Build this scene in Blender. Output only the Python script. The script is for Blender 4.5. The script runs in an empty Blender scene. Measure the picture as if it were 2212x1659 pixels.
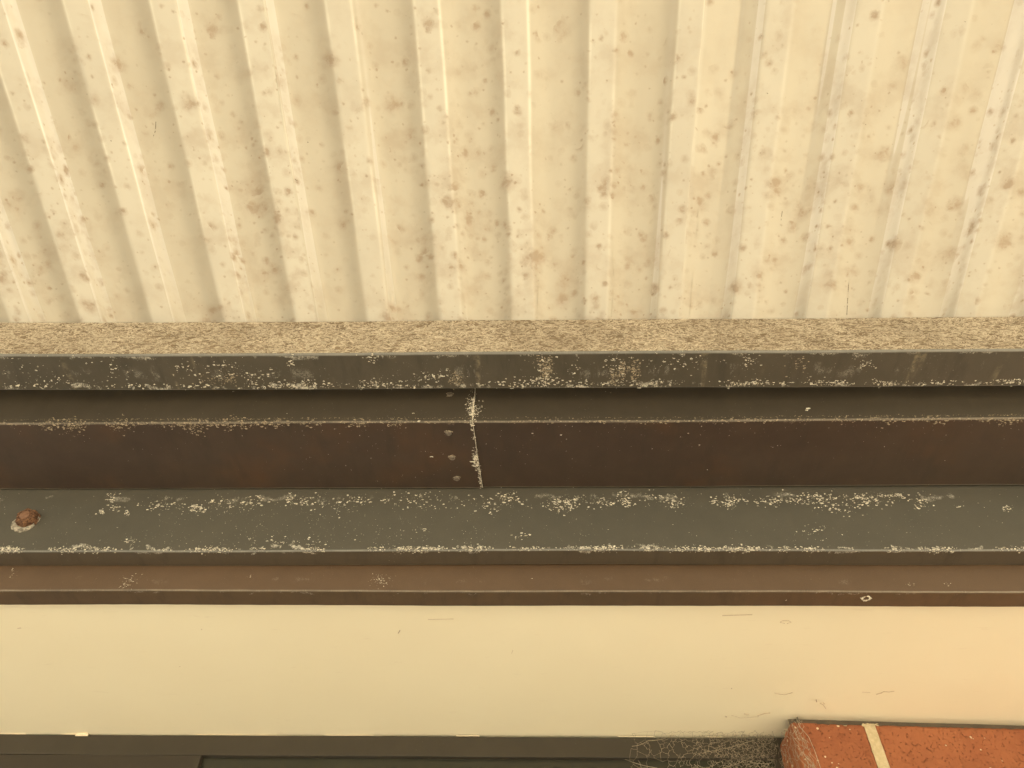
import bpy, bmesh, math, random
from mathutils import Vector, Matrix, noise as mn
R = math.radians
C = bpy.context.scene.collection
SC = bpy.context.scene
random.seed(7)

# ------------------------------------------------------------------ camera
Z0 = 1.65                       # eye height above the paving
F = 1660.0 / 2212.0 * 36.0
cam = bpy.data.cameras.new("camera"); cam.lens = F; cam.sensor_width = 36; cam.clip_start = .02; cam.clip_end = 500
camo = bpy.data.objects.new("camera", cam); C.objects.link(camo); SC.camera = camo
A = R(40)
Xw = Vector((1, .005, .02)).normalized()                 # world axes seen from the camera
Zw = Vector((.0121, math.sin(A), -math.cos(A))); Zw = (Zw - Xw * Zw.dot(Xw)).normalized()
Yw = Zw.cross(Xw)
RM = Matrix((Xw, Yw, Zw))                                # camera -> world
camo.matrix_world = Matrix.Translation((0, 0, Z0)) @ RM.to_4x4()
SC.render.resolution_x = 1024; SC.render.resolution_y = 768

def ray(px, py):                                         # 2212 x 1659 pixel -> world direction
    return RM @ Vector(((px - 1106) / 1660, -(py - 829.5) / 1660, -1))
def on_y(px, py, y): d = ray(px, py); return d * (y / d.y)
def on_z(px, py, z): d = ray(px, py); return d * (z / d.z)

# ------------------------------------------------------------------ world and sun
SUN_EL, SUN_AZ = 52, 62         # azimuth measured from -Y (garden side) towards +X
w = bpy.data.worlds.new("World"); SC.world = w; w.use_nodes = True
nt = w.node_tree; nt.nodes.clear()
sky = nt.nodes.new('ShaderNodeTexSky'); sky.sky_type = 'NISHITA'; sky.sun_disc = False
sky.sun_elevation = R(SUN_EL); sky.sun_rotation = R(180 - SUN_AZ); sky.dust_density = 6; sky.air_density = 1.2
tint = nt.nodes.new('ShaderNodeMix'); tint.data_type = 'RGBA'; tint.blend_type = 'MULTIPLY'
tint.inputs[0].default_value = 1; tint.inputs[7].default_value = (1.0, .975, .83, 1)
bg = nt.nodes.new('ShaderNodeBackground'); bg.inputs[1].default_value = .13
wo = nt.nodes.new('ShaderNodeOutputWorld')
nt.links.new(sky.outputs[0], tint.inputs[6]); nt.links.new(tint.outputs[2], bg.inputs[0]); nt.links.new(bg.outputs[0], wo.inputs[0])
sl = bpy.data.lights.new("sun", 'SUN'); sl.energy = 1.5; sl.angle = R(13); sl.color = (1, .965, .84)
so = bpy.data.objects.new("sun", sl); C.objects.link(so)
sd = Vector((math.sin(R(SUN_AZ)) * math.cos(R(SUN_EL)), -math.cos(R(SUN_AZ)) * math.cos(R(SUN_EL)), math.sin(R(SUN_EL))))
so.rotation_euler = sd.to_track_quat('Z', 'Y').to_euler(); so.location = sd * 20
SC.view_settings.view_transform = 'Standard'; SC.view_settings.look = 'None'
SC.view_settings.gamma = 1; SC.view_settings.exposure = 2.10
SC.render.engine = 'CYCLES'
SC.cycles.max_bounces = 12; SC.cycles.diffuse_bounces = 7; SC.cycles.transmission_bounces = 8

# ------------------------------------------------------------------ node helpers
class M:
    def __init__(s, name):
        s.m = bpy.data.materials.new(name); s.m.use_nodes = True; s.t = s.m.node_tree; s.t.nodes.clear()
        s.out = s.n('OutputMaterial')
    def n(s, k): return s.t.nodes.new('ShaderNode' + k)
    def set(s, sock, v):
        if isinstance(v, bpy.types.NodeSocket): s.t.links.new(v, sock)
        elif isinstance(v, (tuple, list)): sock.default_value = (*v, 1) if len(v) == 3 and sock.type == 'RGBA' else v
        else: sock.default_value = v
    def uv(s, sx=1, sy=1, ox=0, oy=0, warp=0, wscale=60):
        c = s.n('UVMap'); o = c.outputs[0]
        if warp:
            nz = s.n('TexNoise'); nz.inputs['Scale'].default_value = wscale; nz.inputs['Detail'].default_value = 3
            s.t.links.new(o, nz.inputs['Vector'])
            sb = s.n('VectorMath'); sb.operation = 'SUBTRACT'; s.t.links.new(nz.outputs['Color'], sb.inputs[0]); sb.inputs[1].default_value = (.5,) * 3
            sc = s.n('VectorMath'); sc.operation = 'SCALE'; s.t.links.new(sb.outputs[0], sc.inputs[0]); sc.inputs['Scale'].default_value = warp
            ad = s.n('VectorMath'); s.t.links.new(o, ad.inputs[0]); s.t.links.new(sc.outputs[0], ad.inputs[1]); o = ad.outputs[0]
        mp = s.n('Mapping'); s.t.links.new(o, mp.inputs[0]); mp.inputs[3].default_value = (sx, sy, 1); mp.inputs[1].default_value = (ox, oy, 0)
        return mp.outputs[0]
    def xy(s, o):
        q = s.n('SeparateXYZ'); s.t.links.new(o, q.inputs[0]); return q.outputs[0], q.outputs[1]
    def noise(s, v, scale, det=4, ro=.6, dist=0):
        k = s.n('TexNoise'); s.set(k.inputs['Vector'], v); k.inputs['Scale'].default_value = scale
        k.inputs['Detail'].default_value = det; k.inputs['Roughness'].default_value = ro; k.inputs['Distortion'].default_value = dist
        return k.outputs['Fac']
    def vor(s, v, scale):
        k = s.n('TexVoronoi'); s.set(k.inputs['Vector'], v); k.inputs['Scale'].default_value = scale
        q = s.n('SeparateColor'); s.t.links.new(k.outputs['Color'], q.inputs[0])
        return k.outputs['Distance'], q.outputs[0], q.outputs[1], q.outputs[2]
    def ma(s, op, a, b=0, c=0):
        k = s.n('Math'); k.operation = op; s.set(k.inputs[0], a); s.set(k.inputs[1], b); s.set(k.inputs[2], c); return k.outputs[0]
    def mul(s, a, b): return s.ma('MULTIPLY', a, b)
    def add(s, a, b): return s.ma('ADD', a, b)
    def sub(s, a, b): return s.ma('SUBTRACT', a, b)
    def mx(s, a, b): return s.ma('MAXIMUM', a, b)
    def step(s, v, a, b, ta=0, tb=1):
        k = s.n('MapRange'); k.interpolation_type = 'SMOOTHSTEP'
        for i, q in enumerate((v, a, b, ta, tb)): s.set(k.inputs[i], q)
        return k.outputs[0]
    def ridge(s, f, c, wd):                              # 1 along the contour f == c : curly lichen rims
        return s.step(s.ma('ABSOLUTE', s.sub(f, c)), 0, wd, 1, 0)
    def mix(s, f, a, b):
        k = s.n('Mix'); k.data_type = 'RGBA'; s.set(k.inputs[0], f); s.set(k.inputs[6], a); s.set(k.inputs[7], b); return k.outputs[2]
    def bump(s, h, st, dist=.001, nrm=None):
        k = s.n('Bump'); s.set(k.inputs['Strength'], st); k.inputs['Distance'].default_value = dist; s.set(k.inputs['Height'], h)
        if nrm: s.t.links.new(nrm, k.inputs['Normal'])
        return k.outputs[0]
    def pbr(s, col, rough=.6, metal=0, nrm=None, spec=.5):
        k = s.n('BsdfPrincipled'); s.set(k.inputs['Base Color'], col); s.set(k.inputs['Roughness'], rough); s.set(k.inputs['Metallic'], metal)
        s.set(k.inputs['Specular IOR Level'], spec)
        if nrm: s.t.links.new(nrm, k.inputs['Normal'])
        s.t.links.new(k.outputs[0], s.out.inputs[0]); return s.m

def spots(m, v, scale, dens, r0, r1, soft=.5, core=0):
    d, r, g, b = m.vor(v, scale)
    rad = m.add(r0, m.mul(r, r1 - r0))
    sp = m.step(d, m.mul(rad, soft), rad, 1, 0)
    if core: sp = m.add(m.mul(sp, .80), m.mul(m.step(d, 0, m.mul(rad, .8), 1, 0), .28))
    return m.mul(sp, m.mul(m.ma('LESS_THAN', g, dens), m.add(.45, m.mul(b, .55)))), d, rad, m.ma('LESS_THAN', g, dens)

# ------------------------------------------------------------------ materials
SHEET_T = .34
def sheet_mat():
    m = M('aged_translucent_sheet')
    v0 = m.uv(); v = m.uv(warp=.016, wscale=80); x, y = m.xy(v0)
    big = m.noise(v0, 5.0, 3, .5)
    grow = m.step(y, .15, .60, .62, 1.25)                        # dirt grows towards the low end
    dn = m.mul(m.step(big, .36, .58, .42, 1), grow)
    a, *_ = spots(m, v, 23, m.mul(dn, .95), .14, .50, .05, 1)
    ofs = m.uv(ox=3.3, oy=1.7, warp=.006, wscale=160)
    b, d, rad, on = spots(m, ofs, 46, m.mul(dn, .95), .14, .46, .2, 1)
    b2, *_ = spots(m, m.uv(ox=13.3, oy=2.9, warp=.010, wscale=110), 34, m.mul(dn, .9), .12, .48, .05, 1)
    ring = m.mul(m.step(m.ma('ABSOLUTE', m.sub(d, m.mul(rad, .8))), 0, .08, 1, 0), on)
    c, *_ = spots(m, m.uv(ox=9.1, oy=4.2, warp=.004, wscale=300), 95, m.mul(dn, .62), .10, .36, .2)
    fine = m.noise(v0, 420, 4, .7); mid = m.noise(v, 60, 5, .65)
    speck = m.mul(m.step(m.noise(v0, 260, 2, .5), .68, .76), m.step(mid, .46, .62))
    haze = m.mul(m.step(m.noise(v, 16, 5, .6), .44, .70), dn)
    tex = m.step(mid, .32, .62, .35, 1)
    dirt = m.add(m.mul(a, m.mul(tex, .85)), m.add(m.mul(m.add(m.mul(b2, .95), b), m.mul(tex, .90)), m.add(m.mul(ring, .08), m.add(m.mul(c, .60), m.add(m.mul(speck, .35), m.mul(haze, .34))))))
    dirt = m.ma('MINIMUM', dirt, .85)
    dark, *_ = spots(m, m.uv(ox=5.5, oy=7.7, warp=.004, wscale=300), 75, .08, .04, .11, .4)
    base = m.mix(m.step(m.noise(v0, 3, 4, .6), .3, .7), (.60, .53, .38), (.54, .475, .34))
    at = m.n('Attribute'); at.attribute_name = 'trough_tone'  # tone is darker in the troughs than on the crowns
    trough_tone = m.mul(at.outputs['Fac'], m.mul(m.step(m.noise(v, 8, 4, .6), .2, .7, .7, 1), .68))
    ae = m.n('Attribute'); ae.attribute_name = 'crest_glint'  # bright glints along the crown edges, put into the base colour
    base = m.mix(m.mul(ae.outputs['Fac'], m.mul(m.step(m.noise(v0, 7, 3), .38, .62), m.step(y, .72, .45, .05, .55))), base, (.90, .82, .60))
    base = m.mix(trough_tone, base, (.46, .39, .26))
    base = m.mix(m.mul(dirt, .95), base, (.345, .25, .155))
    base = m.mix(m.mul(dark, .9), base, (.16, .11, .06))
    nrm = m.bump(m.add(m.noise(v0, 40, 3, .5), m.mul(fine, .10)), .25, .003)
    tr = m.n('BsdfTranslucent'); m.set(tr.inputs[0], m.mix(1 - SHEET_T, base, (0, 0, 0)))
    df = m.n('BsdfDiffuse'); m.set(df.inputs[0], base)
    m.t.links.new(nrm, tr.inputs[1]); m.t.links.new(nrm, df.inputs['Normal'])
    mx = m.n('MixShader'); mx.inputs[0].default_value = .46
    m.t.links.new(tr.outputs[0], mx.inputs[1]); m.t.links.new(df.outputs[0], mx.inputs[2])
    gl = m.n('BsdfGlossy'); gl.inputs['Roughness'].default_value = .48; gl.inputs[0].default_value = (1, 1, 1, 1)
    fr = m.n('Fresnel'); fr.inputs[0].default_value = 1.5
    m2 = m.n('MixShader'); m.set(m2.inputs[0], m.mul(fr.outputs[0], m.mul(m.sub(.9, dirt), .16)))
    m.t.links.new(mx.outputs[0], m2.inputs[1]); m.t.links.new(gl.outputs[0], m2.inputs[2])
    m.t.links.new(m2.outputs[0], m.out.inputs[0]); return m.m

def lichen_mat():                                             # front face of the beam: wholly grown over
    m = M('lichen_covered_paint'); v = m.uv(sx=.42, warp=.006, wscale=90); v0 = m.uv()
    n1 = m.noise(v, 95, 5, .62, 1.4); n2 = m.noise(m.uv(sx=.42, ox=7, warp=.004), 80, 4, .62, 2.2)
    big = m.noise(v0, 7, 4, .6)
    fl = m.mx(m.ridge(n1, .5, .045), m.ridge(n2, .52, .05)); fl2 = m.step(n1, m.sub(.64, m.mul(m.step(big, .35, .65), .10)), .70)
    col = m.mix(m.step(m.noise(v0, 30, 4, .6), .3, .7), (.165, .122, .076), (.225, .170, .108))
    col = m.mix(m.step(n2, .3, .42, .5, 0), col, (.17, .12, .06))
    col = m.mix(m.mul(m.mx(fl, fl2), m.step(big, .30, .60, .6, 1)), col, (.62, .53, .385))
    col = m.mix(m.mul(m.step(m.noise(m.uv(sx=6, sy=.4), 3, 3), .60, .70), .4), col, (.16, .12, .07))
    return m.pbr(col, .9, nrm=m.bump(m.add(fl, n1), .7, .0012), spec=.2)

def metal_mat(name, c1, c2, rough=.55, bands=(), spots_k=.3, streak=0, rust=0, pale=(.70, .65, .52), grime=0, spec=.5):
    """bands: (centre v, half width, amount) where pale crust sits, v in metres from the band's lower edge"""
    m = M(name); v0 = m.uv(); v = m.uv(warp=.006, wscale=120); x, y = m.xy(v0)
    big = m.noise(v0, 2.2, 3, .5); mid = m.noise(v0, 24, 5, .6)
    col = m.mix(m.step(m.add(m.mul(big, .6), m.mul(mid, .4)), .36, .62), c1, c2)
    col = m.mix(m.mul(m.step(m.noise(v0, 900, 2, .5), .5, .75), .30), col, tuple(min(1, c * 1.9) for c in c2))
    if rust: col = m.mix(m.mul(m.step(m.noise(v0, 5, 4, .6), .50, .72), rust), col, (.085, .040, .016))
    if grime: col = m.mix(m.mul(m.step(m.noise(m.uv(sx=3, sy=.6), 9, 4, .7), .5, .68), grime), col, (.020, .016, .011))
    n1 = m.noise(v, 260, 4, .6, 1.0); n2 = m.noise(v, 120, 4, .6, 1.5)
    curl = m.mx(m.ridge(n1, .5, .035), m.ridge(n2, .5, .030))
    clus = m.noise(m.uv(ox=2.2, oy=5), 16, 4, .65); clx = m.noise(m.uv(sy=.35, ox=4), 17, 6, .72)
    amt = None
    for (c, h, k) in bands:
        g = m.mul(m.step(m.ma('ABSOLUTE', m.sub(m.add(y, m.add(m.mul(m.sub(n2, .5), .012), m.mul(m.sub(clus, .5), .05))), c)), 0, h, 1, 0), k)
        amt = g if amt is None else m.mx(amt, g)
    msk = m.step(m.noise(v, 300, 3, .6), .66, .74, 0, spots_k)
    msk = m.mul(msk, m.step(clus, .48, .62))
    if amt is not None:
        dens = m.mul(amt, m.step(clx, .46, .60, .0, 1.1))
        solid = m.step(m.add(m.mul(m.noise(v, 200, 5, .7), .75), m.mul(dens, .35)), .60, .72)
        msk = m.mx(msk, m.mul(m.mx(m.mul(curl, m.step(dens, .25, .6)), m.mul(solid, m.step(dens, .2, .5))), .9))
    if streak:
        st = m.mul(m.step(m.noise(m.uv(sx=1, sy=.10), 30, 3, .5), .60, .72), m.step(m.noise(v, 60, 4, .7), .40, .62))
        col = m.mix(m.mul(st, streak), col, (.22, .18, .11))
    col = m.mix(msk, col, pale)
    h = m.add(m.mul(m.noise(v0, 700, 2, .6), .25), m.mul(msk, 1.0))
    nrm = m.bump(h, .6, .0008, m.bump(m.noise(m.uv(sy=2), 5, 2), .35, .004))
    return m.pbr(col, m.add(rough, m.mul(msk, .3)), nrm=nrm, spec=spec)

def soffit_mat():
    m = M('cream_soffit_paint'); v = m.uv(); x, y = m.xy(v)
    col = m.mix(m.step(m.noise(v, 2.5, 3), .3, .7), (.88, .80, .58), (.86, .775, .555))
    col = m.mix(m.mul(m.step(m.noise(m.uv(sx=.25), 60, 4, .7), .62, .74), .10), col, (.45, .32, .2))
    d, *_ = spots(m, m.uv(sx=.5, warp=.01), 30, .05, .02, .06, .5)
    col = m.mix(m.mul(d, .6), col, (.4, .27, .16))
    web = m.mul(m.step(x, .50, .85), m.step(y, .44, .52)); web = m.mul(web, m.step(m.noise(m.uv(sx=.7, warp=.01), 50, 5, .7), .35, .7))
    col = m.mix(m.mul(web, .45), col, (.48, .38, .24))
    return m.pbr(col, .75, nrm=m.bump(m.noise(v, 300, 3), .15, .0005, m.bump(m.noise(v, 3, 2), .4, .004)), spec=.3)

def brick_mat():
    m = M('red_brick'); k = m.n('TexCoord').outputs['Object']
    n1 = m.noise(k, 6, 4, .6); n2 = m.noise(k, 90, 5, .7); pit = m.noise(k, 230, 3, .6)
    col = m.mix(m.step(n1, .35, .65), (.27, .095, .044), (.33, .122, .054))
    col = m.mix(m.step(n2, .56, .68, 0, .35), col, (.28, .095, .04))
    col = m.mix(m.mul(m.step(pit, .615, .68), .65), col, (.13, .055, .03))
    kk = m.n('Mapping'); m.t.links.new(k, kk.inputs[0]); kk.inputs[1].default_value = (4, 3, 2)
    d, r, g, b = m.vor(kk.outputs[0], 75)
    fl = m.mul(m.step(m.add(d, m.mul(n2, .18)), m.add(.12, m.mul(r, .17)), m.add(.17, m.mul(r, .17)), 1, 0), m.ma('LESS_THAN', g, .30))
    col = m.mix(m.mul(fl, .85), col, (.74, .58, .38))
    h = m.sub(m.add(m.mul(n2, .6), m.mul(fl, .4)), m.mul(m.step(pit, .6, .68), 1.2))
    return m.pbr(col, .92, nrm=m.bump(h, .9, .0022), spec=.2)

def simple(name, c1, c2, scale=40, rough=.8, bump=.4, metal=0, dist=.001, spec=.4):
    m = M(name); k = m.n('TexCoord').outputs['Object']
    n = m.noise(k, scale, 5, .65)
    return m.pbr(m.mix(m.step(n, .35, .65), c1, c2), rough, metal, m.bump(m.noise(k, scale * 3, 4, .7), bump, dist), spec)

DK = (.060, .048, .030)
MAT = dict(
    sheet=sheet_mat(), lichen=lichen_mat(),
    under=metal_mat('beam_underside', (0.0568, 0.0482, 0.0310), (0.0731, 0.0602, 0.0396), .6, ((.004, .010, .8), (.070, .010, .6), (.035, .04, .36)), .7, .8, grime=.3),
    bare=metal_mat('worn_edge', (.12, .115, .095), (.18, .17, .14), .5, (), .6),
    gfront=metal_mat('gutter_front', (0.0420, 0.0336, 0.0224), (0.0525, 0.0420, 0.0280), .42, (), .25),
    gedge=metal_mat('gutter_worn_edge', (.075, .06, .042), (.17, .14, .10), .7, (), .6),
    fedge=metal_mat('fascia_worn_edge', (.10, .075, .05), (.20, .16, .11), .6, (), .5),
    gunder=metal_mat('gutter_underside', (0.0390, 0.0242, 0.0156), (0.0515, 0.0335, 0.0211), .5, ((.158, .012, .45),), .30, rust=.5, pale=(.36, .27, .16), grime=.25),
    efront=metal_mat('ledger_front', (0.0660, 0.0600, 0.0440), (0.0780, 0.0700, 0.0510), .48, ((.004, .007, .8), (.112, .016, .42), (.06, .05, .20)), .6),
    eunder=metal_mat('ledger_underside', (0.0675, 0.0504, 0.0306), (0.0765, 0.0576, 0.0360), .55, ((.038, .006, .7),), .25, grime=.3),
    fas=metal_mat('fascia_face', (0.0875, 0.0532, 0.0280), (0.1050, 0.0644, 0.0350), .45, ((.02, .02, .3),), .15),
    fasu=metal_mat('fascia_underside', (0.0810, 0.0522, 0.0288), (0.1035, 0.0666, 0.0360), .5, ((.038, .004, .5),), .15, grime=.3),
    soffit=soffit_mat(), brick=brick_mat(),
    mortar=simple('sandy_mortar', (.50, .41, .24), (.60, .50, .31), 120, .95, .8, dist=.002),
    frame=metal_mat('window_frame_paint', (0.0326, 0.0258, 0.0150), (0.0394, 0.0313, 0.0190), .5, (), .1),
    sash=metal_mat('sash_paint', (0.0290, 0.0218, 0.0132), (0.0330, 0.0251, 0.0158), .45, (), .1),
    crust=simple('pale_lichen', (.50, .45, .33), (.80, .74, .60), 350, .95, .8),
    crust_t=simple('tan_lichen', (.26, .21, .135), (.46, .38, .26), 300, .95, .8),
    rust=simple('rusted_steel', (.05, .020, .010), (.22, .11, .05), 260, .85, 1.0, dist=.002),
    rustflat=simple('rusted_bolt_end', (.15, .075, .040), (.20, .105, .058), 200, .7, .5),
    seal=simple('weathered_sealant', (.13, .11, .08), (.42, .37, .28), 160, .6, .6),
    rivet=simple('dull_rivet', (.10, .08, .058), (.20, .165, .12), 300, .5, .5),
    web=simple('dusty_web', (.30, .25, .17), (.44, .37, .26), 200, .95, .2),
    void=simple('dark_void', (.10, .08, .055), (.13, .105, .07), 30, .9, .2),
    cream=simple('cream_bead', (.72, .62, .44), (.80, .69, .49), 60, .7, .3),
    concrete=simple('concrete_paving', (.50, .45, .37), (.58, .53, .44), 6, .9, .4, dist=.004),
    yard=simple('pale_gravel_ground', (.54, .49, .41), (.62, .57, .48), 20, .95, .6, dist=.01),
    tile=simple('roof_tile', (.20, .11, .07), (.26, .15, .09), 12, .9, .5),
    dirtline=simple('dark_dirt', (.10, .075, .045), (.16, .12, .07), 200, .9, .2),
    speck=simple('brown_speck', (.45, .34, .22), (.60, .47, .32), 200, .8, .4),
)
gm = M('dark_window_glass'); gm.pbr((.030, .030, .020), .08, spec=.5); MAT['glass'] = gm.m

# ------------------------------------------------------------------ object helpers
def put(o, parent=None, label=None, cat=None, group=None, kind=None):
    C.objects.link(o)
    if parent: o.parent = parent
    if label: o['label'] = label
    if cat: o['category'] = cat
    if group: o['group'] = group
    if kind: o['kind'] = kind
    return o
def empty(name, loc, label, cat, group=None):
    kind = 'thing'
    o = bpy.data.objects.new(name, None); o.location = (loc[0], loc[1], loc[2] + Z0); o.empty_display_size = .05
    return put(o, None, label, cat, group, kind)
def obj(name, bm, mats, parent=None, smooth=False, follow=None, **k):
    """bm is in camera-relative world coordinates (z from eye height); children are re-based on their Empty"""
    me = bpy.data.meshes.new(name)
    if follow:                                            # sit on the member's slightly wavy surface
        for v in bm.verts: v.co.y += wob(v.co.x, follow, .0008); v.co.z += wob(v.co.x, follow + 1.7, .0008)
    off = Vector((0, 0, Z0)) - (parent.location if parent and parent.type == 'EMPTY' else Vector((0, 0, 0)))
    pp = parent
    while pp is not None and pp.parent is not None: off = off - pp.parent.location if pp.parent.type == 'EMPTY' else off; pp = pp.parent
    for v in bm.verts: v.co += off
    if parent is not None and parent.type == 'MESH': pass
    bm.to_mesh(me); bm.free()
    for mt in (mats if isinstance(mats, (list, tuple)) else [mats]): me.materials.append(MAT[mt])
    if smooth:
        for p in me.polygons: p.use_smooth = True
    if parent is None and 'kind' not in k: k['kind'] = 'thing'
    return put(bpy.data.objects.new(name, me), parent, **k)

def wob(x, s, a): return a * (math.sin(x * 2.3 + s) + .5 * math.sin(x * 5.9 + s * 2.1) + .3 * math.sin(x * 17 + s * 3)) + a * .5 * mn.noise(Vector((x * 40, s, 0)))

def sweep(bm, prof, x0, x1, mats, nx=260, xend=None, xstart=None, wa=.0008, seed=1.0, smooth_idx=()):
    """closed profile [(y,z)], mats[i] = slot of the strip from point i to i+1; UV = (x, distance from the strip's last point)"""
    uvl = bm.loops.layers.uv.verify(); n = len(prof); rows = []
    for i in range(nx + 1):
        t = i / nx; row = []
        for j, (y, z) in enumerate(prof):
            a = xstart[j] if xstart else x0; b = xend[j] if xend else x1
            x = a + (b - a) * t
            row.append(bm.verts.new((x, y + wob(x, seed, wa), z + wob(x, seed + 1.7, wa))))
        rows.append(row)
    for i in range(nx):
        for j in range(n):
            k = (j + 1) % n
            f = bm.faces.new((rows[i][j], rows[i + 1][j], rows[i + 1][k], rows[i][k])); f.material_index = mats[j]
            L = math.dist(prof[j], prof[k])
            for lp, (xx, vv) in zip(f.loops, ((rows[i][j].co.x, L), (rows[i + 1][j].co.x, L), (rows[i + 1][k].co.x, 0), (rows[i][k].co.x, 0))): lp[uvl].uv = (xx, vv)
            if j in smooth_idx: f.smooth = True
    for row in (rows[0], rows[-1]):
        try: f = bm.faces.new(row); f.material_index = mats[0]
        except ValueError: pass
    bmesh.ops.recalc_face_normals(bm, faces=bm.faces)

def rounded(pts, radii, seg=4):
    """round the corners of a closed polygon; returns points and, per strip, the original edge number or -1 on a rounding"""
    out, tag = [], []; n = len(pts)
    for i, (p, r) in enumerate(zip(pts, radii)):
        p = Vector(p)
        if r <= 0: out.append(tuple(p)); tag.append(i); continue
        a = (Vector(pts[i - 1]) - p).normalized(); b = (Vector(pts[(i + 1) % n]) - p).normalized()
        for s in range(seg + 1):
            t = s / seg; q = p + a * r * (1 - t) ** 2 + b * r * t ** 2
            out.append(tuple(q)); tag.append(-1 if s < seg else i)
    return out, tag

def flake(bm, P, ux, uy, un, r, h=.35, slot=0, irr=.6):
    if r > .0005 and random.random() < .30:               # a curled rim instead of a solid flake
        a0 = random.random() * 6.28; sp = random.uniform(2.0, 5.0); rr = r * random.uniform(.8, 1.6); w_ = min(.0004, r * .28); prev = None
        for i in range(7):
            a = a0 + sp * i / 6; q = rr * (1 + .25 * math.sin(a * 3 + a0)); c, s_ = math.cos(a), math.sin(a)
            o = P + ux * c * q * 1.2 + uy * s_ * q * .8; d = ux * c + uy * s_
            cur = [bm.verts.new(o - d * w_), bm.verts.new(o + un * w_ * 2), bm.verts.new(o + d * w_)]
            if prev:
                for k in (0, 1): f = bm.faces.new((prev[k], prev[k + 1], cur[k + 1], cur[k])); f.material_index = slot
            prev = cur
        return
    n = random.randint(6, 10); a0 = random.random() * 6.28; ring = []
    c = bm.verts.new(P + un * r * h)
    for i in range(n):
        a = a0 + 6.283 * i / n; q = r * (1 + random.uniform(-irr, irr))
        ring.append(bm.verts.new(P + ux * math.cos(a) * q * 1.25 + uy * math.sin(a) * q * .8 + un * random.uniform(-.0001, .0004)))
    for i in range(n):
        f = bm.faces.new((c, ring[i], ring[(i + 1) % n])); f.material_index = slot; f.smooth = True

def tube(bm, pts, r, n=4, slot=0):
    prev = None
    for i, p in enumerate(pts):
        d = (pts[min(i + 1, len(pts) - 1)] - pts[max(i - 1, 0)])
        if d.length < 1e-7: continue
        d.normalize(); u = d.orthogonal().normalized(); v = d.cross(u)
        rr = r if not callable(r) else r(i / (len(pts) - 1))
        ring = [bm.verts.new(p + (u * math.cos(6.283 * k / n) + v * math.sin(6.283 * k / n)) * rr) for k in range(n)]
        if prev:
            for k in range(n): f = bm.faces.new((prev[k], prev[(k + 1) % n], ring[(k + 1) % n], ring[k])); f.material_index = slot
        prev = ring
VX, VY, VZ = Vector((1, 0, 0)), Vector((0, 1, 0)), Vector((0, 0, 1))
def cluster(bm, face, px, py, sx, sy, n, r0=.0005, r1=.0019, slot=0):
    n = int(n * 1.05 + .5); r0 *= .8; r1 *= .82
    """flakes scattered round a spot of a member's face: face = ('y', y) front faces or ('z', z) undersides"""
    k, c = face
    for _ in range(n):
        qx, qy = px + random.gauss(0, sx), py + random.gauss(0, sy)
        P = on_y(qx, qy, c) if k == 'y' else on_z(qx, qy, c)
        r = r0 + (r1 - r0) * random.random() ** 2.2
        if k == 'y': flake(bm, P, VX, VZ, -VY, r, slot=slot)
        else: flake(bm, P, VX, VY, -VZ, r, slot=slot)

# member positions (metres; y from the lens towards the house, z from eye height)
YA, YB, ZB, ZA = .746, .820, .967, 1.0575
YC, ZD = .8515, .9207
YE, ZF = 1.0137, .785
YG, ZH, YH = 1.0537, .735, 1.0938
ZS, YW = .750, 1.576
XL, XR = -2.3, 2.3

# ------------------------------------------------------------------ ground
def quad(bm, x0, x1, y0, y1, z, nx=1, ny=1):
    g = [[bm.verts.new((x0 + (x1 - x0) * i / nx, y0 + (y1 - y0) * j / ny, z)) for j in range(ny + 1)] for i in range(nx + 1)]
    for i in range(nx):
        for j in range(ny): bm.faces.new((g[i][j], g[i + 1][j], g[i + 1][j + 1], g[i][j + 1]))
b = bmesh.new(); quad(b, -150, 150, -150, 150, -Z0); obj('ground', b, 'yard', kind='structure')
b = bmesh.new(); quad(b, -8, 8, -5.5, 1.45, -Z0 + .004); obj('patio_paving', b, 'concrete', kind='structure')

# ------------------------------------------------------------------ translucent roof
SL = math.tan(R(11.1))
PITCH = .1235; DEPTH = .0135
RDIR = None
CR = .145                                             # half crown, in pitches
def sheet_h(u, y, kink=0):                            # flat crown, shallow trough between; kink = a pressed groove down the trough
    v = abs((u + .5) % 1 - .5); dp = DEPTH
    t = min(1, max(0, (.5 - v) / (.5 - CR + .03))) ** 1.7
    h = dp * (1 - math.cos(math.pi * t)) / 2
    if kink:
        q = ((u - .5 + .5) % 1 - .5) / .075
        h -= kink * math.exp(-abs(q) ** 1.5) * min(1, max(.12, (.66 - y) / .30))
    return h
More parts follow.
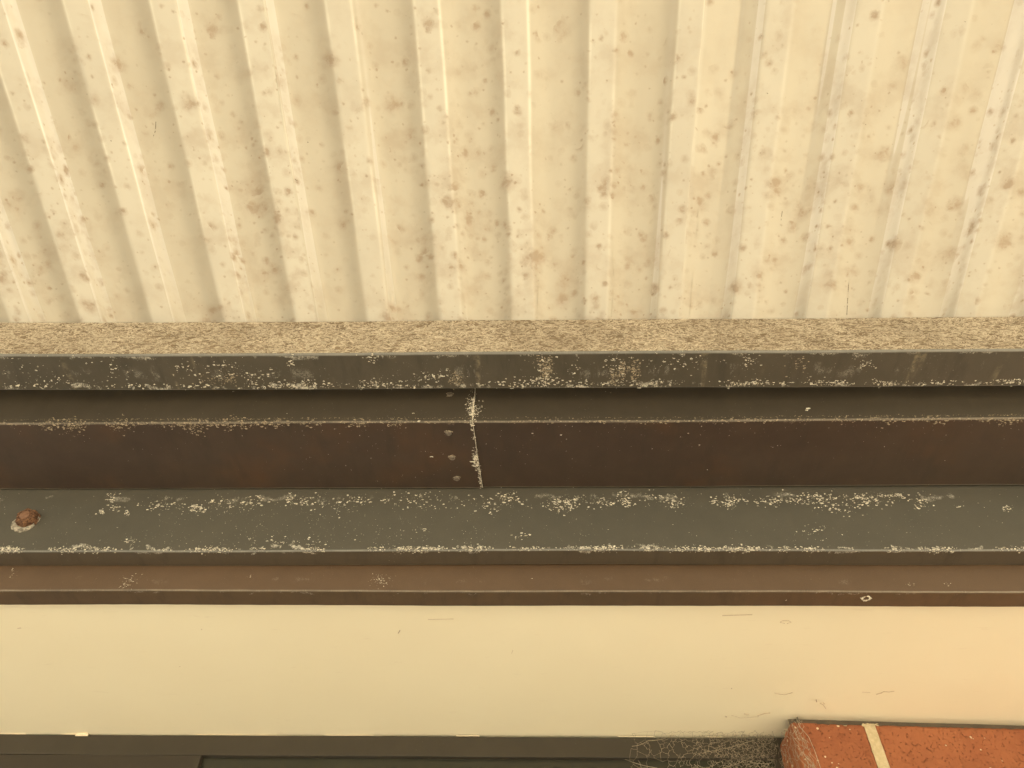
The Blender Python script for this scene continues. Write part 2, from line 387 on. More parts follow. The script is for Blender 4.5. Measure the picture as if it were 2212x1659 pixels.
# rib direction from its vanishing point in the picture
dv = ray(1215, 3830); RD = Vector((dv.x / dv.y, 1, dv.z / dv.y))      # moves 1 m towards the house
X_REF = on_z(1306, 2, 1.2022 - SL * .274).x + RD.x * (.746 - .274)      # crown centre at the beam
Y0S, Y1S = -1.9, .885
def sheet(k0, k1, lift, label, seed, crease=0):
    bm = bmesh.new(); uvl = bm.loops.layers.uv.verify(); fl = bm.verts.layers.float.new('trough_tone'); fc = bm.verts.layers.float.new('crest_glint')
    us = []; u = k0
    while u < k1 - 1e-6: us.append(u); u += 1 / 66 if -11 < u < 10 else 1 / 12
    us.append(k1); ys = [Y0S + (Y1S - Y0S) * j / 70 for j in range(71)]; g = []; arc = 0; last = None
    for u in us:
        h = sheet_h(u, YA, 0)
        if last: arc += math.hypot((u - last[0]) * PITCH, h - last[1])
        last = (u, h); col = []
        for y in ys:
            h = sheet_h(u, y, crease)
            x = X_REF + u * PITCH + (y - YA) * RD.x
            z = ZA + .0035 - SL * (y - YA) + h + lift + .0012 * mn.noise(Vector((x * 3, y * 2.2, 1.5)))
            x += .0016 * mn.noise(Vector((x * 6, y * 7, 6)))
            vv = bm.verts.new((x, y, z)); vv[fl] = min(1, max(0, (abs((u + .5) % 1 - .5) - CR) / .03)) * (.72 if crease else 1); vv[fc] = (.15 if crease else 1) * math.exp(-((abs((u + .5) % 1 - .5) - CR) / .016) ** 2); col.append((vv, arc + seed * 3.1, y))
        g.append(col)
    for i in range(len(g) - 1):
        for j in range(len(ys) - 1):
            q = (g[i][j], g[i + 1][j], g[i + 1][j + 1], g[i][j + 1])
            f = bm.faces.new([t[0] for t in q]); f.smooth = True
            for lp, t in zip(f.loops, q):
                lp[uvl].uv = (t[1], t[2])
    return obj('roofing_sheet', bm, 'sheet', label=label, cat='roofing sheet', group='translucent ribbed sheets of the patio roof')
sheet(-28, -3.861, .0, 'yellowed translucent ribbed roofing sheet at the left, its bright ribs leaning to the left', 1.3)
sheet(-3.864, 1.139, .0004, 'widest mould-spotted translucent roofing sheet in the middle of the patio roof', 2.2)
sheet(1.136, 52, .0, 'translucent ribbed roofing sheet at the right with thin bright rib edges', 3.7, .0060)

def on_sheet(px, py):
    d = ray(px, py); y = .5
    for _ in range(40):
        z = ZA + .0035 - SL * (y - YA); k = z / d.z; P = d * k; u = (P.x - X_REF - (P.y - YA) * RD.x) / PITCH
        z = ZA + .0035 - SL * (P.y - YA) + sheet_h(u, P.y, .0060 if u > 1.136 else 0); P = d * (z / d.z); y = P.y
    return P - Vector((0, 0, .0006))
SHEETS = [o for o in C.objects if o.name.startswith('roofing_sheet')]
for so2, ls in ((SHEETS[1], (((1324, 540), (1326, 600)), ((1326, 612), (1322, 678)), ((1163, 600), (1161, 668)), ((330, 298), (336, 282), (337, 262)), ((637, 386), (641, 390)))),
                (SHEETS[2], (((1510, 432), (1507, 470)), ((1508, 485), (1502, 515)), ((1499, 560), (1497, 600)), ((1496, 604), (1490, 679)), ((1690, 452), (1686, 484)), ((1833, 610), (1829, 680)), ((1880, 350), (1878, 356)), ((1656, 200), (1659, 202))))):
    b = bmesh.new()
    for (p, q) in ((l[i], l[i + 1]) for l in ls for i in range(len(l) - 1)):
        L = math.dist(p, q); n = max(2, int(L / 4))
        for i in range(n):
            if L > 12 and random.random() < .25: continue
            a_, b_ = (p[0] + (q[0] - p[0]) * i / n, p[1] + (q[1] - p[1]) * i / n), (p[0] + (q[0] - p[0]) * (i + .9) / n, p[1] + (q[1] - p[1]) * (i + .9) / n)
            tube(b, [on_sheet(*a_), on_sheet(*b_)], random.uniform(.0003, .0006), 4)
    obj('dirt_line', b, 'dirtline', so2, kind='stuff')

# ------------------------------------------------------------------ beam carrying the sheets
t = empty('roof_beam', (0, YA, ZB), 'lichen-covered beam with a speckled tan face directly under the translucent sheets', 'beam')
pr, tg = rounded([(YB, ZB), (YA, ZB), (YA, ZA), (YB, ZA - SL * (YB - YA))], [.0012, .0035, .001, .001])
mt = {0: 1, 1: 0, 2: 0, 3: 0, -1: 2}
b = bmesh.new(); pr = pr[::-1]; tg2 = [tg[(len(tg) - 2 - i) % len(tg)] for i in range(len(tg))]
sweep(b, pr, XL, XR, [mt[q] for q in tg2], seed=2.0, wa=.0008, smooth_idx=[i for i, q in enumerate(tg2) if q == -1])
obj('beam_section', b, ['lichen', 'under', 'bare'], t)
b = bmesh.new()
for px in range(-60, 2280, 9):                          # crust along the drip edge
    k = max(0, mn.noise(Vector((px / 90, 3.3, 0))) + .35)
    cluster(b, ('z', ZB - .0003), px, 833.5 - px * .0052 + 2, 7, 1.8 + 3.5 * k, int(5 * k), .0006, .0024)
for (px, py, sx, sy, n) in ((250, 800, 20, 12, 26), (400, 790, 22, 14, 30), (490, 795, 26, 12, 50), (560, 815, 24, 9, 50), (650, 830, 32, 5, 90), (630, 778, 5, 10, 25),
        (800, 775, 8, 8, 18), (815, 828, 20, 5, 70), (940, 812, 28, 7, 70), (1170, 822, 26, 6, 80), (1180, 790, 12, 16, 45), (1240, 800, 10, 8, 16), (1330, 800, 16, 20, 60), (1440, 826, 22, 5, 40),
        (1620, 775, 10, 8, 30), (1600, 828, 22, 4, 50), (1640, 826, 12, 5, 30), (1780, 825, 24, 4, 60), (1870, 785, 14, 6, 30), (1910, 827, 20, 4, 50), (2185, 823, 22, 3, 50), (1450, 780, 50, 10, 60), (2010, 826, 30, 3, 20), (100, 825, 60, 8, 60), (60, 790, 40, 14, 30)):
    cluster(b, ('z', ZB - .0003), px, min(py, 831), sx, sy, n)
obj('lichen', b, 'crust', t, follow=2.0, kind='stuff')
b = bmesh.new()                                         # tan run marks down the underside
for (px, py, sx, sy, n) in ((1178, 800, 7, 17, 160), (1172, 780, 14, 6, 60), (1345, 800, 5, 16, 110), (1372, 800, 6, 16, 110), (1325, 815, 6, 10, 50), (985, 820, 7, 8, 70), (460, 822, 16, 7, 60), (500, 818, 8, 6, 40), (1720, 785, 12, 10, 40)):
    cluster(b, ('z', ZB - .0002), px, min(py, 824), sx, min(sy, 12), n, .0005, .0016)
obj('run_marks', b, 'crust_t', t, follow=2.0, kind='stuff')

# ------------------------------------------------------------------ gutter: two lapped lengths and pop rivets
t = empty('gutter', (0, YC, ZD), 'dark brown metal gutter with a riveted lap joint below the lichen-covered beam', 'gutter')
def gut(o): return [(1.0105, ZD - o * .0 + .06), (1.0105 , ZD - o), (YC - o, ZD - o), (YC - o, 1.026), (YC + .012, 1.026), (YC + .012, 1.022), (YC + .0015, 1.022), (YC + .0015, ZD + .0016), (1.008, ZD + .0016), (1.008, ZD + .06)]
def gutter_len(name, o, x0, x1, joint):
    pts = gut(o); rad = [0, .004, .0028, .002, 0, 0, 0, 0, 0, 0]
    pr, tg = rounded(pts, rad); pr = pr[::-1]; tg2 = [tg[(len(tg) - 2 - i) % len(tg)] for i in range(len(tg))]
    mt = {0: 1, 1: 1, 2: 0, -1: 2}; b = bmesh.new()
    xe = []
    for (y, z) in pr:
        if z < ZD + .012: f = max(0, min(1, (y - YC) / (YE - YC))); xe.append(joint[1] + (joint[2] - joint[1]) * f + .0022 * math.sin(f * 9))
        else: f = min(1, (z - ZD) / .083); xe.append(joint[1] + (joint[0] - joint[1]) * f)
    kw = dict(xend=xe) if x1 is None else {}
    sweep(b, pr, x0, x1, [mt.get(q, 0) for q in tg2], seed=3.0, wa=.0008, smooth_idx=[i for i, q in enumerate(tg2) if q == -1], **kw)
    return obj(name, b, ['gfront', 'gunder', 'gedge'], t)
J = [on_y(1027, 838, YC).x, on_z(1021, 908, ZD).x, on_z(1043, 1054, ZD).x]
gutter_len('gutter_length', .0018, XL, None, J)
gutter_len('gutter_length', 0, J[0] - .03, XR, J)
def disc(bm, P, ax, r, h, n=16, slot=0, dome=.5, hole=.0):
    ax = ax.normalized(); u = ax.orthogonal().normalized(); v = ax.cross(u); prev = None
    for (rr, hh) in ((r, 0), (r * .97, h * .55), (r * .7, h), (max(hole, .0001), h * (1 - .0) if not hole else h), (max(hole * .9, .00005), h * .2 if hole else h * 1.02)):
        ring = [bm.verts.new(P + ax * hh + (u * math.cos(6.2832 * i / n) + v * math.sin(6.2832 * i / n)) * rr * (1 + .05 * math.sin(i * 2.3))) for i in range(n)]
        if prev:
            for i in range(n): f = bm.faces.new((prev[i], prev[(i + 1) % n], ring[(i + 1) % n], ring[i])); f.material_index = slot; f.smooth = True
        prev = ring
    f = bm.faces.new(prev); f.material_index = slot
for (px, py, k) in ((972, 852, 'y'), (969, 935, 'z'), (977, 988, 'z'), (987, 1033, 'z')):
    P = on_y(px, py, YC - .0018) if k == 'y' else on_z(px, py, ZD - .0018)
    b = bmesh.new(); disc(b, P, -VY if k == 'y' else -VZ, .0050, .0024, hole=.0014)
    obj('rivet', b, 'rivet', t, follow=3.0)
    b = bmesh.new(); ax = -VY if k == 'y' else -VZ; w2 = VZ if k == 'y' else -VY
    for i in range(14):                                   # pale crust caught on the upper rim
        a = R(20 + 140 * i / 13); cluster_p = P + VX * math.cos(a) * .0062 + w2 * math.sin(a) * .0062
        flake(b, cluster_p, VX, w2, ax, random.uniform(.0004, .0010))
    for i in range(6 if k == 'y' else 22):
        flake(b, P + VX * random.uniform(-.0065, .002) + w2 * random.uniform(-.004, .006), VX, w2, ax, random.uniform(.0004, .0009))
    r = obj('rivet_crust', b, 'crust_t', t, follow=3.0, kind='stuff')
b = bmesh.new()
jc, jd = ('y', YC - .0019), ('z', ZD - .0019)
cluster(b, jc, 1018, 880, 6, 14, 150, .0005, .0016); cluster(b, jc, 1022, 882, 1.5, 18, 90, .0005, .0016); cluster(b, ('y', YC - .0004), 1032, 885, 7, 9, 45, .0004, .0012)
for i in range(46):
    f = random.random(); px = 1021 + 22 * f; py = 910 + 142 * f; cluster(b, jd, px - 3, py, 1.6, 2, 3, .0004, .0013)
for (pl, w_) in ((((1027, 838), (1026, 860), (1022, 885), (1021, 908)), .0006), (((1021, 909), (1026, 940), (1031, 980), (1037, 1015), (1043, 1052)), .0004)):
    tube(b, [(on_y(x - .6, y, YC - .0022) if y < 908.5 else on_z(x - .6, y, ZD - .0022)) for x, y in pl], w_, 4)
cluster(b, jd, 1026, 990, 4, 9, 90, .0006, .0020); cluster(b, jd, 1036, 1025, 2, 10, 18)
for _ in range(420): cluster(b, jd if random.random() < .5 else ('z', ZD - .0003), random.uniform(650, 1000) if _ < 120 else random.uniform(0, 2212), random.uniform(915, 1045) if _ < 120 else 918 + random.expovariate(1 / 30), 1, 1, 1, .0002, .0008)
for (px, py, r) in ((932, 987, .0016), (893, 893, .0012), (905, 909, .0022), (1212, 938, .0016), (1150, 935, .0012), (1510, 960, .0012), (1746, 883, .0022), (1742, 887, .0018), (620, 893, .001)):
    flake(b, on_z(px, py, ZD - .002) if py > 908 else on_y(px, py, YC - .002), VX, VY if py > 908 else VZ, -VZ if py > 908 else -VY, r)
obj('lichen', b, 'crust', t, follow=3.0, kind='stuff')
b = bmesh.new()                                           # brown fluff hanging off the lower front edge
for px in range(-60, 2280, 5):
    g = (1.7 if px < 500 else 1.1 if px < 880 else .25 if px < 1320 else .6 if px < 1700 else 1.1)
    k = max(0, mn.noise(Vector((px / 60, 8.3, 0))) * 1.3 + .5) * g
    fr = px < 1025; zz = ZD - (.0022 if fr else .0004)
    cluster(b, ('z', zz), px, 913.5 - px * .0035 + 3.0 * k, 4, 1.2 + 4.2 * k, int(1 + 5 * k), .0005, .0022)
    cluster(b, ('y', YC - (.0022 if fr else .0004)), px, 906 - px * .0035, 4, 1.2, int(1 + 2 * k), .0004, .0012)
obj('dried_moss', b, 'crust_t', t, follow=3.0, kind='stuff')

# ------------------------------------------------------------------ ledger beam with its bolt
t = empty('ledger_beam', (0, YE, ZF), 'grey-green painted ledger beam with white lichen spots and a rusty bolt, under the gutter', 'beam')
pr, tg = rounded([(YG - .002, ZF), (YE, ZF), (YE, 1.0), (YG - .002, 1.0)], [.001, .0025, .001, .001])
b = bmesh.new(); pr = pr[::-1]; tg2 = [tg[(len(tg) - 2 - i) % len(tg)] for i in range(len(tg))]
mt = {0: 1, 1: 0, 2: 0, 3: 0, -1: 2}
sweep(b, pr, XL, XR, [mt[q] for q in tg2], seed=5.0, wa=.0008, smooth_idx=[i for i, q in enumerate(tg2) if q == -1])
obj('beam_section', b, ['efront', 'eunder', 'bare'], t)
b = bmesh.new(); fe = ('y', YE - .0003)
for (px, py, sx, sy, n) in ((240, 1074, 6, 5, 30), (218, 1103, 6, 4, 14), (248, 1098, 7, 4, 20), (275, 1106, 5, 4, 12), (340, 1090, 12, 7, 26), (425, 1097, 7, 5, 55), (360, 1093, 30, 7, 40), (470, 1090, 22, 10, 60), (545, 1085, 22, 7, 60), (628, 1078, 7, 9, 40),
        (655, 1084, 6, 5, 20), (700, 1090, 30, 12, 60), (760, 1080, 20, 8, 30), (880, 1082, 70, 10, 110), (1095, 1078, 12, 8, 60), (1060, 1090, 40, 9, 50), (1215, 1092, 22, 8, 110), (1245, 1080, 8, 5, 30), (1300, 1088, 16, 6, 50), (1350, 1078, 12, 10, 70), (1410, 1076, 18, 7, 50), (1462, 1087, 10, 8, 60),
        (1545, 1083, 6, 4, 26), (1575, 1085, 9, 7, 60), (1600, 1080, 10, 3, 16), (1660, 1082, 26, 6, 55), (1725, 1078, 24, 7, 70), (1780, 1080, 18, 8, 70), (1870, 1074, 26, 4, 70), (1880, 1083, 22, 6, 60), (1925, 1070, 18, 3, 40), (1990, 1085, 12, 9, 50), (1830, 1095, 40, 9, 50), (2075, 1094, 6, 3, 6), (2177, 1098, 6, 3, 18),
        (285, 1167, 8, 4, 16), (905, 1145, 8, 4, 12), (1130, 1160, 10, 5, 14), (1760, 1150, 30, 12, 24), (620, 1170, 60, 6, 40)):
    cluster(b, fe, px, py, sx, sy, int(n * (1.1)), .0004, .0021)
for _ in range(700): cluster(b, fe, random.gauss(700, 260) if _ < 450 else random.uniform(0, 2212), random.uniform(1068, 1185), 3, 3, 1, .0002, .0008)
for px in range(-60, 2280, 7):
    k = max(0, mn.noise(Vector((px / 55, 1.3, 0))) + .30); k = min(k, .8) * (1.5 if px < 480 else 1)
    cluster(b, fe, px, 1185, 5, 1.0 + 2.2 * k, int(10 * k), .0005, .0020)
    cluster(b, ('z', ZF - .0003), px, 1190, 5, 1.5 + 1.5 * k, int(6 * k), .0005, .0018)
obj('lichen', b, 'crust', t, follow=5.0, kind='stuff')
# bolt: washer, hex head, round end, ragged sealant
BP = on_y(62, 1125, YE); BP.y += wob(BP.x, 5.0, .0008)
bo = bpy.data.objects.new('bolt', None); bo.location = BP + Vector((0, 0, Z0)) - t.location; put(bo, t)
def robj(name, bm, mat, par, base):
    for v in bm.verts: v.co -= base
    me = bpy.data.meshes.new(name); bm.to_mesh(me); bm.free(); me.materials.append(MAT[mat])
    return put(bpy.data.objects.new(name, me), par)
def lathe(bm, P, ax, prof, n=20, hexa=False, jag=0):
    u = ax.orthogonal().normalized(); v = ax.cross(u); prev = None
    for (rr, hh) in prof:
        ring = []
        for i in range(n):
            a = 6.28318 * i / n; q = rr
            if hexa: q = rr * .93 / max(.866, math.cos((a % (math.pi / 3)) - math.pi / 6)) 
            q *= 1 + jag * mn.noise(Vector((math.cos(a) * 2, math.sin(a) * 2, hh * 200)))
            ring.append(bm.verts.new(P + ax * (hh + jag * .003 * mn.noise(Vector((a * 2, rr * 300, 1)))) + (u * math.cos(a) + v * math.sin(a)) * q))
        if prev:
            for i in range(n): bm.faces.new((prev[i], prev[(i + 1) % n], ring[(i + 1) % n], ring[i])).smooth = not hexa
        prev = ring
    bm.faces.new(prev)
b = bmesh.new(); lathe(b, BP, -VY, [(.0185, 0), (.0185, .0025), (.0165, .0035), (.0005, .0035)], 40, jag=.12); robj('washer', b, 'rust', bo, BP)
b = bmesh.new(); lathe(b, BP + Vector((0, -.003, 0)), -VY, [(.0165, 0), (.0168, .006), (.0150, .0110), (.0110, .0125), (.0095, .0118)], 48, True, .10); robj('hex_nut', b, 'rust', bo, BP)
b = bmesh.new(); lathe(b, BP + Vector((0, -.012, 0)), -VY, [(.0085, 0), (.0083, .0045), (.0070, .0052), (.0003, .0054)], 28, jag=.06); robj('bolt_end', b, 'rustflat', bo, BP)
b = bmesh.new()
ring0 = []
for i in range(40):                                       # a torn skirt of sealant under the washer, sagging down and right
    a = 6.283 * i / 40; sag = max(0, -math.sin(a + .5)); q = .0158 + .0085 * sag * (1 + .5 * mn.noise(Vector((a * 4, 3, 2)))) + .003 * mn.noise(Vector((a * 3, 0, 2)))
    ring0.append((b.verts.new(BP + VX * math.cos(a) * .0160 + VZ * math.sin(a) * .0160 - VY * .0032), b.verts.new(BP + VX * math.cos(a) * (q + .001) + VZ * math.sin(a) * q - VY * (.0035 + .003 * sag)), b.verts.new(BP + VX * math.cos(a) * (q + .003) + VZ * math.sin(a) * (q + .002) - VY * .0001)))
for i in range(40):
    p, q = ring0[i], ring0[(i + 1) % 40]
    b.faces.new((p[0], q[0], q[1], p[1])).smooth = True; b.faces.new((p[1], q[1], q[2], p[2])).smooth = True
robj('sealant', b, 'seal', bo, BP)

# ------------------------------------------------------------------ fascia, soffit
t = empty('fascia_board', (0, YG, ZH), 'narrow reddish brown fascia board between the ledger beam and cream soffit', 'fascia board')
pr, tg = rounded([(YH, ZH), (YG, ZH), (YG, 1.0), (YH, 1.0)], [.001, .0022, .001, .001])
b = bmesh.new(); pr = pr[::-1]; tg2 = [tg[(len(tg) - 2 - i) % len(tg)] for i in range(len(tg))]
sweep(b, pr, XL, XR, [mt[q] for q in tg2], seed=7.0, wa=.0008, smooth_idx=[i for i, q in enumerate(tg2) if q == -1])
obj('board', b, ['fas', 'fasu', 'fedge'], t)
b = bmesh.new()
for (px, py, sx, sy, n) in ((280, 1255, 10, 7, 40), (272, 1268, 8, 3, 20), (822, 1255, 12, 6, 60), (30, 1240, 8, 8, 12), (540, 1247, 4, 2, 6), (1965, 1261, 6, 2, 8), (2045, 1261, 5, 2, 8), (1155, 1249, 3, 1, 2)):
    cluster(b, ('y', YG - .0003), px, py, sx, sy, n, .0003, .0011)
cluster(b, ('z', ZH - .0003), 1698, 1297, 1, 1, 2, .0008, .0011)
obj('lichen', b, 'crust', t, follow=7.0, kind='stuff')
b = bmesh.new(); P = on_z(1871, 1292, ZH)
for i in range(26):
    a = 6.283 * i / 26
    if 4.2 < a < 4.6: continue
    for k in range(3): flake(b, P + VX * math.cos(a) * .0068 * random.uniform(.85, 1.1) + VY * math.sin(a) * .0058 * random.uniform(.8, 1.1), VX, VY, -VZ, random.uniform(.0006, .0014), .4)
obj('paint_chip', b, 'crust', t, follow=7.0, label='pale ring-shaped paint chip')

t = empty('soffit', (0, 1.3, ZS), 'smooth cream-painted soffit lining between the brown fascia and the window', 'soffit')
b = bmesh.new(); uvl = b.loops.layers.uv.verify(); nx, ny = 120, 24; g = []
for i in range(nx + 1):
    col = []
    for j in range(ny + 1):
        x = XL + (XR - XL) * i / nx; y = 1.075 + (1.66 - 1.075) * j / ny
        col.append(b.verts.new((x, y, ZS + .0012 * math.sin(x * 2.1 + 1) + .0006 * mn.noise(Vector((x * 5, y * 5, 0))))))
    g.append(col)
for i in range(nx):
    for j in range(ny):
        f = b.faces.new((g[i][j], g[i][j + 1], g[i + 1][j + 1], g[i + 1][j])); f.smooth = True
        for lp in f.loops: lp[uvl].uv = (lp.vert.co.x, lp.vert.co.y - 1.075)
so_ = obj('lining_board', b, 'soffit', t); md = so_.modifiers.new('thickness', 'SOLIDIFY'); md.thickness = .006; md.offset = -1
b = bmesh.new(); zs = ZS - .0012                            # dust threads and dead insects stuck to the paint
for (pl, r) in ((((1560, 1330), (1580, 1329), (1625, 1328)), .0004), (((1695, 1347), (1685, 1344), (1690, 1341), (1704, 1341), (1709, 1344), (1700, 1347)), .0004),
                (((1893, 1500), (1904, 1497), (1909, 1494)), .0007), (((1909, 1494), (1920, 1495), (1932, 1493)), .0005), (((1673, 1497), (1686, 1500), (1698, 1500), (1712, 1496)), .0005),
                (((1771, 1519), (1778, 1522), (1784, 1531)), .0006), (((1782, 1521), (1778, 1518)), .0006), (((1763, 1512), (1764, 1516)), .0012), (((1636, 1546), (1650, 1542), (1664, 1540)), .0006),
                (((1607, 1542), (1618, 1544)), .0008), (((1567, 1548), (1570, 1549)), .0010), (((1880, 1496), (1862, 1495)), .0003), (((435, 1359), (436, 1360)), .0007), (((38, 1357), (46, 1356)), .0009),
                (((860, 1368), (864, 1362)), .0008), (((925, 1338), (980, 1337)), .0003), (((1580, 1487), (1581, 1488)), .0008), (((388, 1440), (389, 1440)), .0008), (((1580, 1545), (1600, 1551), (1640, 1548)), .0003),
                 (((1105, 1412), (1108, 1404)), .0003)):
    tube(b, [on_z(x, y, zs) for x, y in pl], r)
obj('dust_specks', b, 'speck', t, kind='stuff')

# ------------------------------------------------------------------ unseen roof slab, added to block light behind the eave
b = bmesh.new(); sweep(b, [(1.06, 1.02), (1.06, 1.045), (4.5, 2.60), (4.5, 2.57)], -3.2, 3.2, [0] * 4, nx=40, seed=1)
obj('light_block_slab', b, 'tile', label='unseen roof slab added behind the gutter to block light', cat='roof')

# ------------------------------------------------------------------ window
XJ = on_y(1690, 1655, YW).x
JT = on_y(1677, 1592, YW)
t = empty('window', (0, YW, ZS), 'dark brown framed window with dark glass tucked up under the cream soffit', 'window')
zj = on_y(1106, 1634, YW).z
def box(bm, x0, x1, y0, y1, z0, z1, slot=0, uvs=True):
    uvl = bm.loops.layers.uv.verify()
    vs = [bm.verts.new((x, y, z)) for x in (x0, x1) for y in (y0, y1) for z in (z0, z1)]
    for q in ((0, 1, 3, 2), (4, 6, 7, 5), (0, 4, 5, 1), (2, 3, 7, 6), (0, 2, 6, 4), (1, 5, 7, 3)):
        f = bm.faces.new([vs[i] for i in q]); f.material_index = slot
        for lp in f.loops: lp[uvl].uv = (lp.vert.co.x + lp.vert.co.y * .3, lp.vert.co.z)
    bmesh.ops.recalc_face_normals(bm, faces=bm.faces)
b = bmesh.new(); pr, tg = rounded([(YW + .06, zj), (YW, zj), (YW, ZS - .003), (YW + .06, ZS - .003)], [0, .0012, .001, 0])
sweep(b, pr[::-1], XL, XJ + .25, [0] * len(pr), nx=160, seed=9, wa=.0008); obj('head_frame', b, 'frame', t)
xg = on_y(432, 1640, YW).x
b = bmesh.new(); box(b, XL, xg - .012, YW + .0012, YW + .05, zj - .9, zj - .0006); obj('sash', b, 'sash', t)
b = bmesh.new(); box(b, xg - .0118, xg, YW + .0005, YW + .045, zj - .9, zj - .0008); obj('stile', b, 'frame', t)
b = bmesh.new(); box(b, XJ - .010, XJ + .06, YW + .0015, YW + .05, zj - .9, zj - .0006); obj('jamb', b, 'frame', t)
b = bmesh.new(); box(b, xg + .0005, XJ - .0105, YW + .012, YW + .018, zj - .9, zj - .0005); obj('glass_pane', b, 'glass', t)
b = bmesh.new()
segs = [(-60, 1560, .0009)]
xa = -60
while xa < 1560:
    L = random.uniform(18, 120); k = random.uniform(.0003, .0012)
    k *= .5
    p0 = on_y(xa, 1588, YW); p1 = on_y(xa + L, 1588, YW)
    if random.random() < .4: box(b, p0.x, p1.x, YW - k, YW - .0001, ZS - .0022 - k, ZS - .0011)
    xa += L
p0 = on_y(163, 1590, YW); p1 = on_y(190, 1590, YW); box(b, p0.x, p1.x, YW - .0022, YW - .0001, ZS - .0062, ZS - .0012)
obj('paint_bead', b, 'cream', t, kind='stuff')

# ------------------------------------------------------------------ brick wall
P1 = on_z(1709, 1561, ZS - .017)                             # arris top, front
ZT = ZS - .017
wd = Vector((math.cos(R(2.6)), math.sin(R(2.6)), 0)); wn = Vector((-wd.y, wd.x, 0))
t = empty('brick_wall', (P1.x, P1.y, -Z0), 'orange-red brick wall with sandy mortar beside the window, its top just below the soffit', 'wall')
PB = Vector((JT.x, YW + .02, ZT))
def rough_brick(bm, o, du, L, H, dn, D, fine):
    """a brick whose exposed face is a displaced grid; o = top front corner, du along, down = -z, dn into the wall"""
    nu = max(2, int(L / (.0035 if fine else .06))); nv = max(2, int(H / (.0035 if fine else .05)))
    g = []
    for i in range(nu + 1):
        col = []
        for j in range(nv + 1):
            p = o + du * L * i / nu - VZ * H * j / nv
            e = 0
            if fine:
                ed = min(i, nu - i, j, nv - j)
                e = .0010 * mn.noise(p * 70) + .0012 * mn.noise(p * 180)
                pt = mn.noise(p * 95 + Vector((9, 9, 9))); e += .003 * max(0, pt - .42) * 3
                if ed == 0: e += .0030; p = p + du * .0016 * mn.noise(p * 120) * (1) - VZ * .0016 * mn.noise(p * 130 + Vector((3, 0, 0)))
                elif ed == 1: e += .0006
            col.append(bm.verts.new(p + dn * e))
        g.append(col)
    for i in range(nu):
        for j in range(nv): bm.faces.new((g[i][j], g[i][j + 1], g[i + 1][j + 1], g[i + 1][j])).smooth = True
    back = [bm.verts.new(q) for q in (o + dn * D, o + du * L + dn * D, o + du * L - VZ * H + dn * D, o - VZ * H + dn * D)]
    edges = [([g[i][0] for i in range(nu + 1)], back[0], back[1]), ([g[nu][j] for j in range(nv + 1)], back[1], back[2]),
             ([g[nu - i][nv] for i in range(nu + 1)], back[2], back[3]), ([g[0][nv - j] for j in range(nv + 1)], back[3], back[0])]
    for row, p, q in edges: bm.faces.new(row[::-1] + [p, q][::1]) if False else bm.faces.new([*row, q, p])
b = bmesh.new(); bmo = bmesh.new(); bmj = bmesh.new()
Mj = on_z(1869, 1562, ZT); L1 = (Mj - P1).dot(wd); MW = .0195; BL = .30; BH = .105; CH = BH + .011
sidev = (PB - P1); sidev.z = 0; SLn = sidev.length; sd_ = sidev.normalized(); sn = Vector((-sd_.y, sd_.x, 0)); sn = sn if sn.x > 0 else -sn
z = 0; row = 0
while ZT - z > -Z0 + .05:
    fine = row == 0; top = P1 - VZ * z; x = 0; first = L1 if row % 2 == 0 else BL
    while x < 1.6:
        L = first if x == 0 else BL
        rough_brick(b, top + wd * x, wd, L, BH, wn, .05, fine and x < .75)
        x += L + MW
    rough_brick(b, top + sd_ * SLn, -sd_, SLn, BH, sn, .05, fine)
    z += CH; row += 1
obj('brickwork', b, 'brick', t)
b = bmesh.new()
# mortar: joints stand a little back from the faces; the first perpend is a rough-edged strip
def mort(bm, o, du, L, H, dn, D, fine):
    nu = max(1, int(L / .003)) if fine else 2; nv = max(2, int(H / .004)) if fine else 2; g = []
    for i in range(nu + 1):
        col = []
        for j in range(nv + 1):
            p = o + du * L * i / nu - VZ * H * j / nv
            if fine: p = p + dn * (.0012 * mn.noise(p * 160)); 
            col.append(bm.verts.new(p))
        g.append(col)
    for i in range(nu):
        for j in range(nv): bm.faces.new((g[i][j], g[i][j + 1], g[i + 1][j + 1], g[i + 1][j])).smooth = True
mort(b, P1 + wd * (L1 - .0015) + wn * .0006 - VZ * -.0022, wd, MW + .003, BH + .002, wn, .04, True)
mort(b, P1 + wd * .004 + wn * .004 - VZ * .001, wd, 1.6, ZT + Z0 - .001, wn, .04, False)
mort(b, P1 + sd_ * SLn + sn * .004 - sd_ * .0 - VZ * .001, -sd_, SLn - .004, ZT + Z0 - .001, sn, .04, False)
for i in range(16):
    p = P1 + wd * (L1 + MW * .5 + random.uniform(-.012, .022)) - VZ * random.uniform(-.0015, .002); flake(b, p, wd, VZ, -wn, random.uniform(.001, .003))
obj('mortar', b, 'mortar', t)
b = bmesh.new()                                             # dark-coloured strip standing in for shade in the open gap over the bricks
o = P1 + wn * .022 + wd * .004
for (p, d, L) in ((o, wd, 1.6), (P1 + sd_ * SLn + sn * .02, -sd_, SLn - .01)):
    vs = [b.verts.new(p + VZ * .030), b.verts.new(p + VZ * -.01), b.verts.new(p + d * L + VZ * -.01), b.verts.new(p + d * L + VZ * .030)]; b.faces.new(vs)
obj('gap_shade', b, 'void', t)

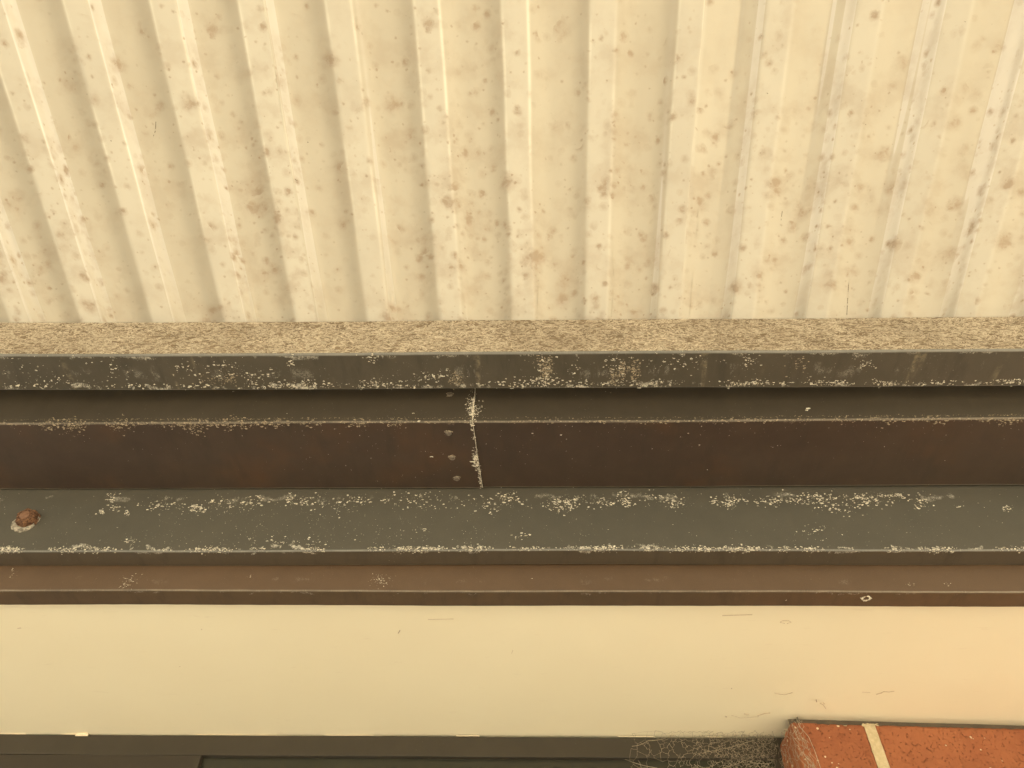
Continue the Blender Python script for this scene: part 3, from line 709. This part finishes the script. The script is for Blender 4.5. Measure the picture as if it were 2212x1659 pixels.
# ------------------------------------------------------------------ cobwebs
def web_net(bm, pts3, k=3, r=.00035, maxd=.03, sag=.002):
    n = len(pts3); done = set()
    for i in range(n):
        ds = sorted((( pts3[i] - pts3[j]).length, j) for j in range(n) if j != i)[:9]
        c = 0
        for d, j in ds:
            if c >= k or d > maxd: break
            # relative neighbourhood test keeps open cells
            if any((pts3[i] - pts3[m_]).length < d * .98 and (pts3[j] - pts3[m_]).length < d * .98 for _, m_ in ds if m_ != j): continue
            c += 1; key = (min(i, j), max(i, j))
            if key in done: continue
            done.add(key); a, q = pts3[i], pts3[j]; mid = (a + q) / 2 + Vector((random.gauss(0, 1), random.gauss(0, 1), random.gauss(-.5, 1))) * sag * .5
            rr = r * random.uniform(.5, 1.5)
            tube(bm, [a, (a * .5 + mid * .5) + Vector((0, 0, 0)), mid, (q + mid) / 2, q], rr, 3)
b = bmesh.new(); pts = []
random.seed(21)
for _ in range(900):                                        # stretched over the window head, thicker to the right
    px = 1700 - abs(random.gauss(0, 150)) - random.uniform(0, 60); py = random.uniform(1578, 1660)
    if px < 1360 or px > 1676: continue
    edge = (1676 - px) / 320
    if py > 1590 + 75 * (1 - edge * .4): pass
    f = (py - 1586) / 70
    y = YW - .001 - max(0, .022 * (1 - edge) * math.sin(min(1, max(0, f)) * 3.1)) - random.uniform(0, .003)
    if py < 1586: pts.append(on_z(px, py, ZS - .002)); continue
    pts.append(on_y(px, py, y))
web_net(b, pts, 3, .00022, .05)
pts = []
for _ in range(800):
    px = 1678 - abs(random.gauss(0, 75)); py = random.uniform(1584, 1660)
    if px > 1500: pts.append(on_y(px, py, YW - .002 - random.uniform(0, .006)))
web_net(b, pts, 3, .00013, .03)
for (a, c, d) in (((1520, 1625), (1625, 1600), 0), ((1350, 1640), (1420, 1659), 0), ((1600, 1640), (1660, 1650), 0), ((1400, 1600), (1450, 1590), 0), ((1365, 1612), (1400, 1600), 0), ((1560, 1659), (1625, 1634), 0)):
    p, q = on_y(*a, YW - .01), on_y(*c, YW - .012); tube(b, [p + (q - p) * s / 8 + Vector((0, 0, -.0025 * math.sin(s / 8 * 3.14))) for s in range(9)], .0004, 3)
obj('cobweb', b, 'web', label='dusty grey cobweb spread over the top corner of the dark window frame', cat='cobweb')
b = bmesh.new(); pts = []
for _ in range(480):                                        # over the brick corner: long cells pulled down
    s = random.random() ** .8; zz = ZT - random.uniform(-.004, .17)
    base = P1.lerp(PB, s) if s < 1 else P1
    p = Vector((base.x, base.y, zz)) - sn * random.uniform(.002, .008)
    if random.random() < .3: p = P1 + wd * random.uniform(0, .022) - wn * random.uniform(.002, .006); p.z = zz
    pts.append(Vector((p.x, p.y, p.z * .5)))                # squash, link, then stretch: cells come out tall
bb = bmesh.new(); web_net(bb, pts, 3, .00020, .03)
for v in bb.verts: v.co.z *= 2
me = bpy.data.meshes.new('tmp'); bb.to_mesh(me); bb.free(); b.from_mesh(me); bpy.data.meshes.remove(me)
tl = [on_z(1719, 1548, ZS - .006)] + [P1 + wd * q - wn * .006 - VZ * h for q, h in ((.012, .01), (.024, .03), (.028, .055), (.030, .09), (.031, .15))]
tube(b, tl, .0006, 4)
for i in range(26):
    q = random.uniform(-.01, .03); h = random.uniform(0, .09); p = P1 + wd * q - wn * .005 - VZ * h
    tube(b, [p, p + wd * random.uniform(-.004, .012) - VZ * random.uniform(.006, .018), p + wd * random.uniform(0, .016) - VZ * random.uniform(.02, .035)], .0003, 3)
obj('cobweb', b, 'web', label='cobweb with long hanging threads clinging to the corner of the brick wall', cat='cobweb')
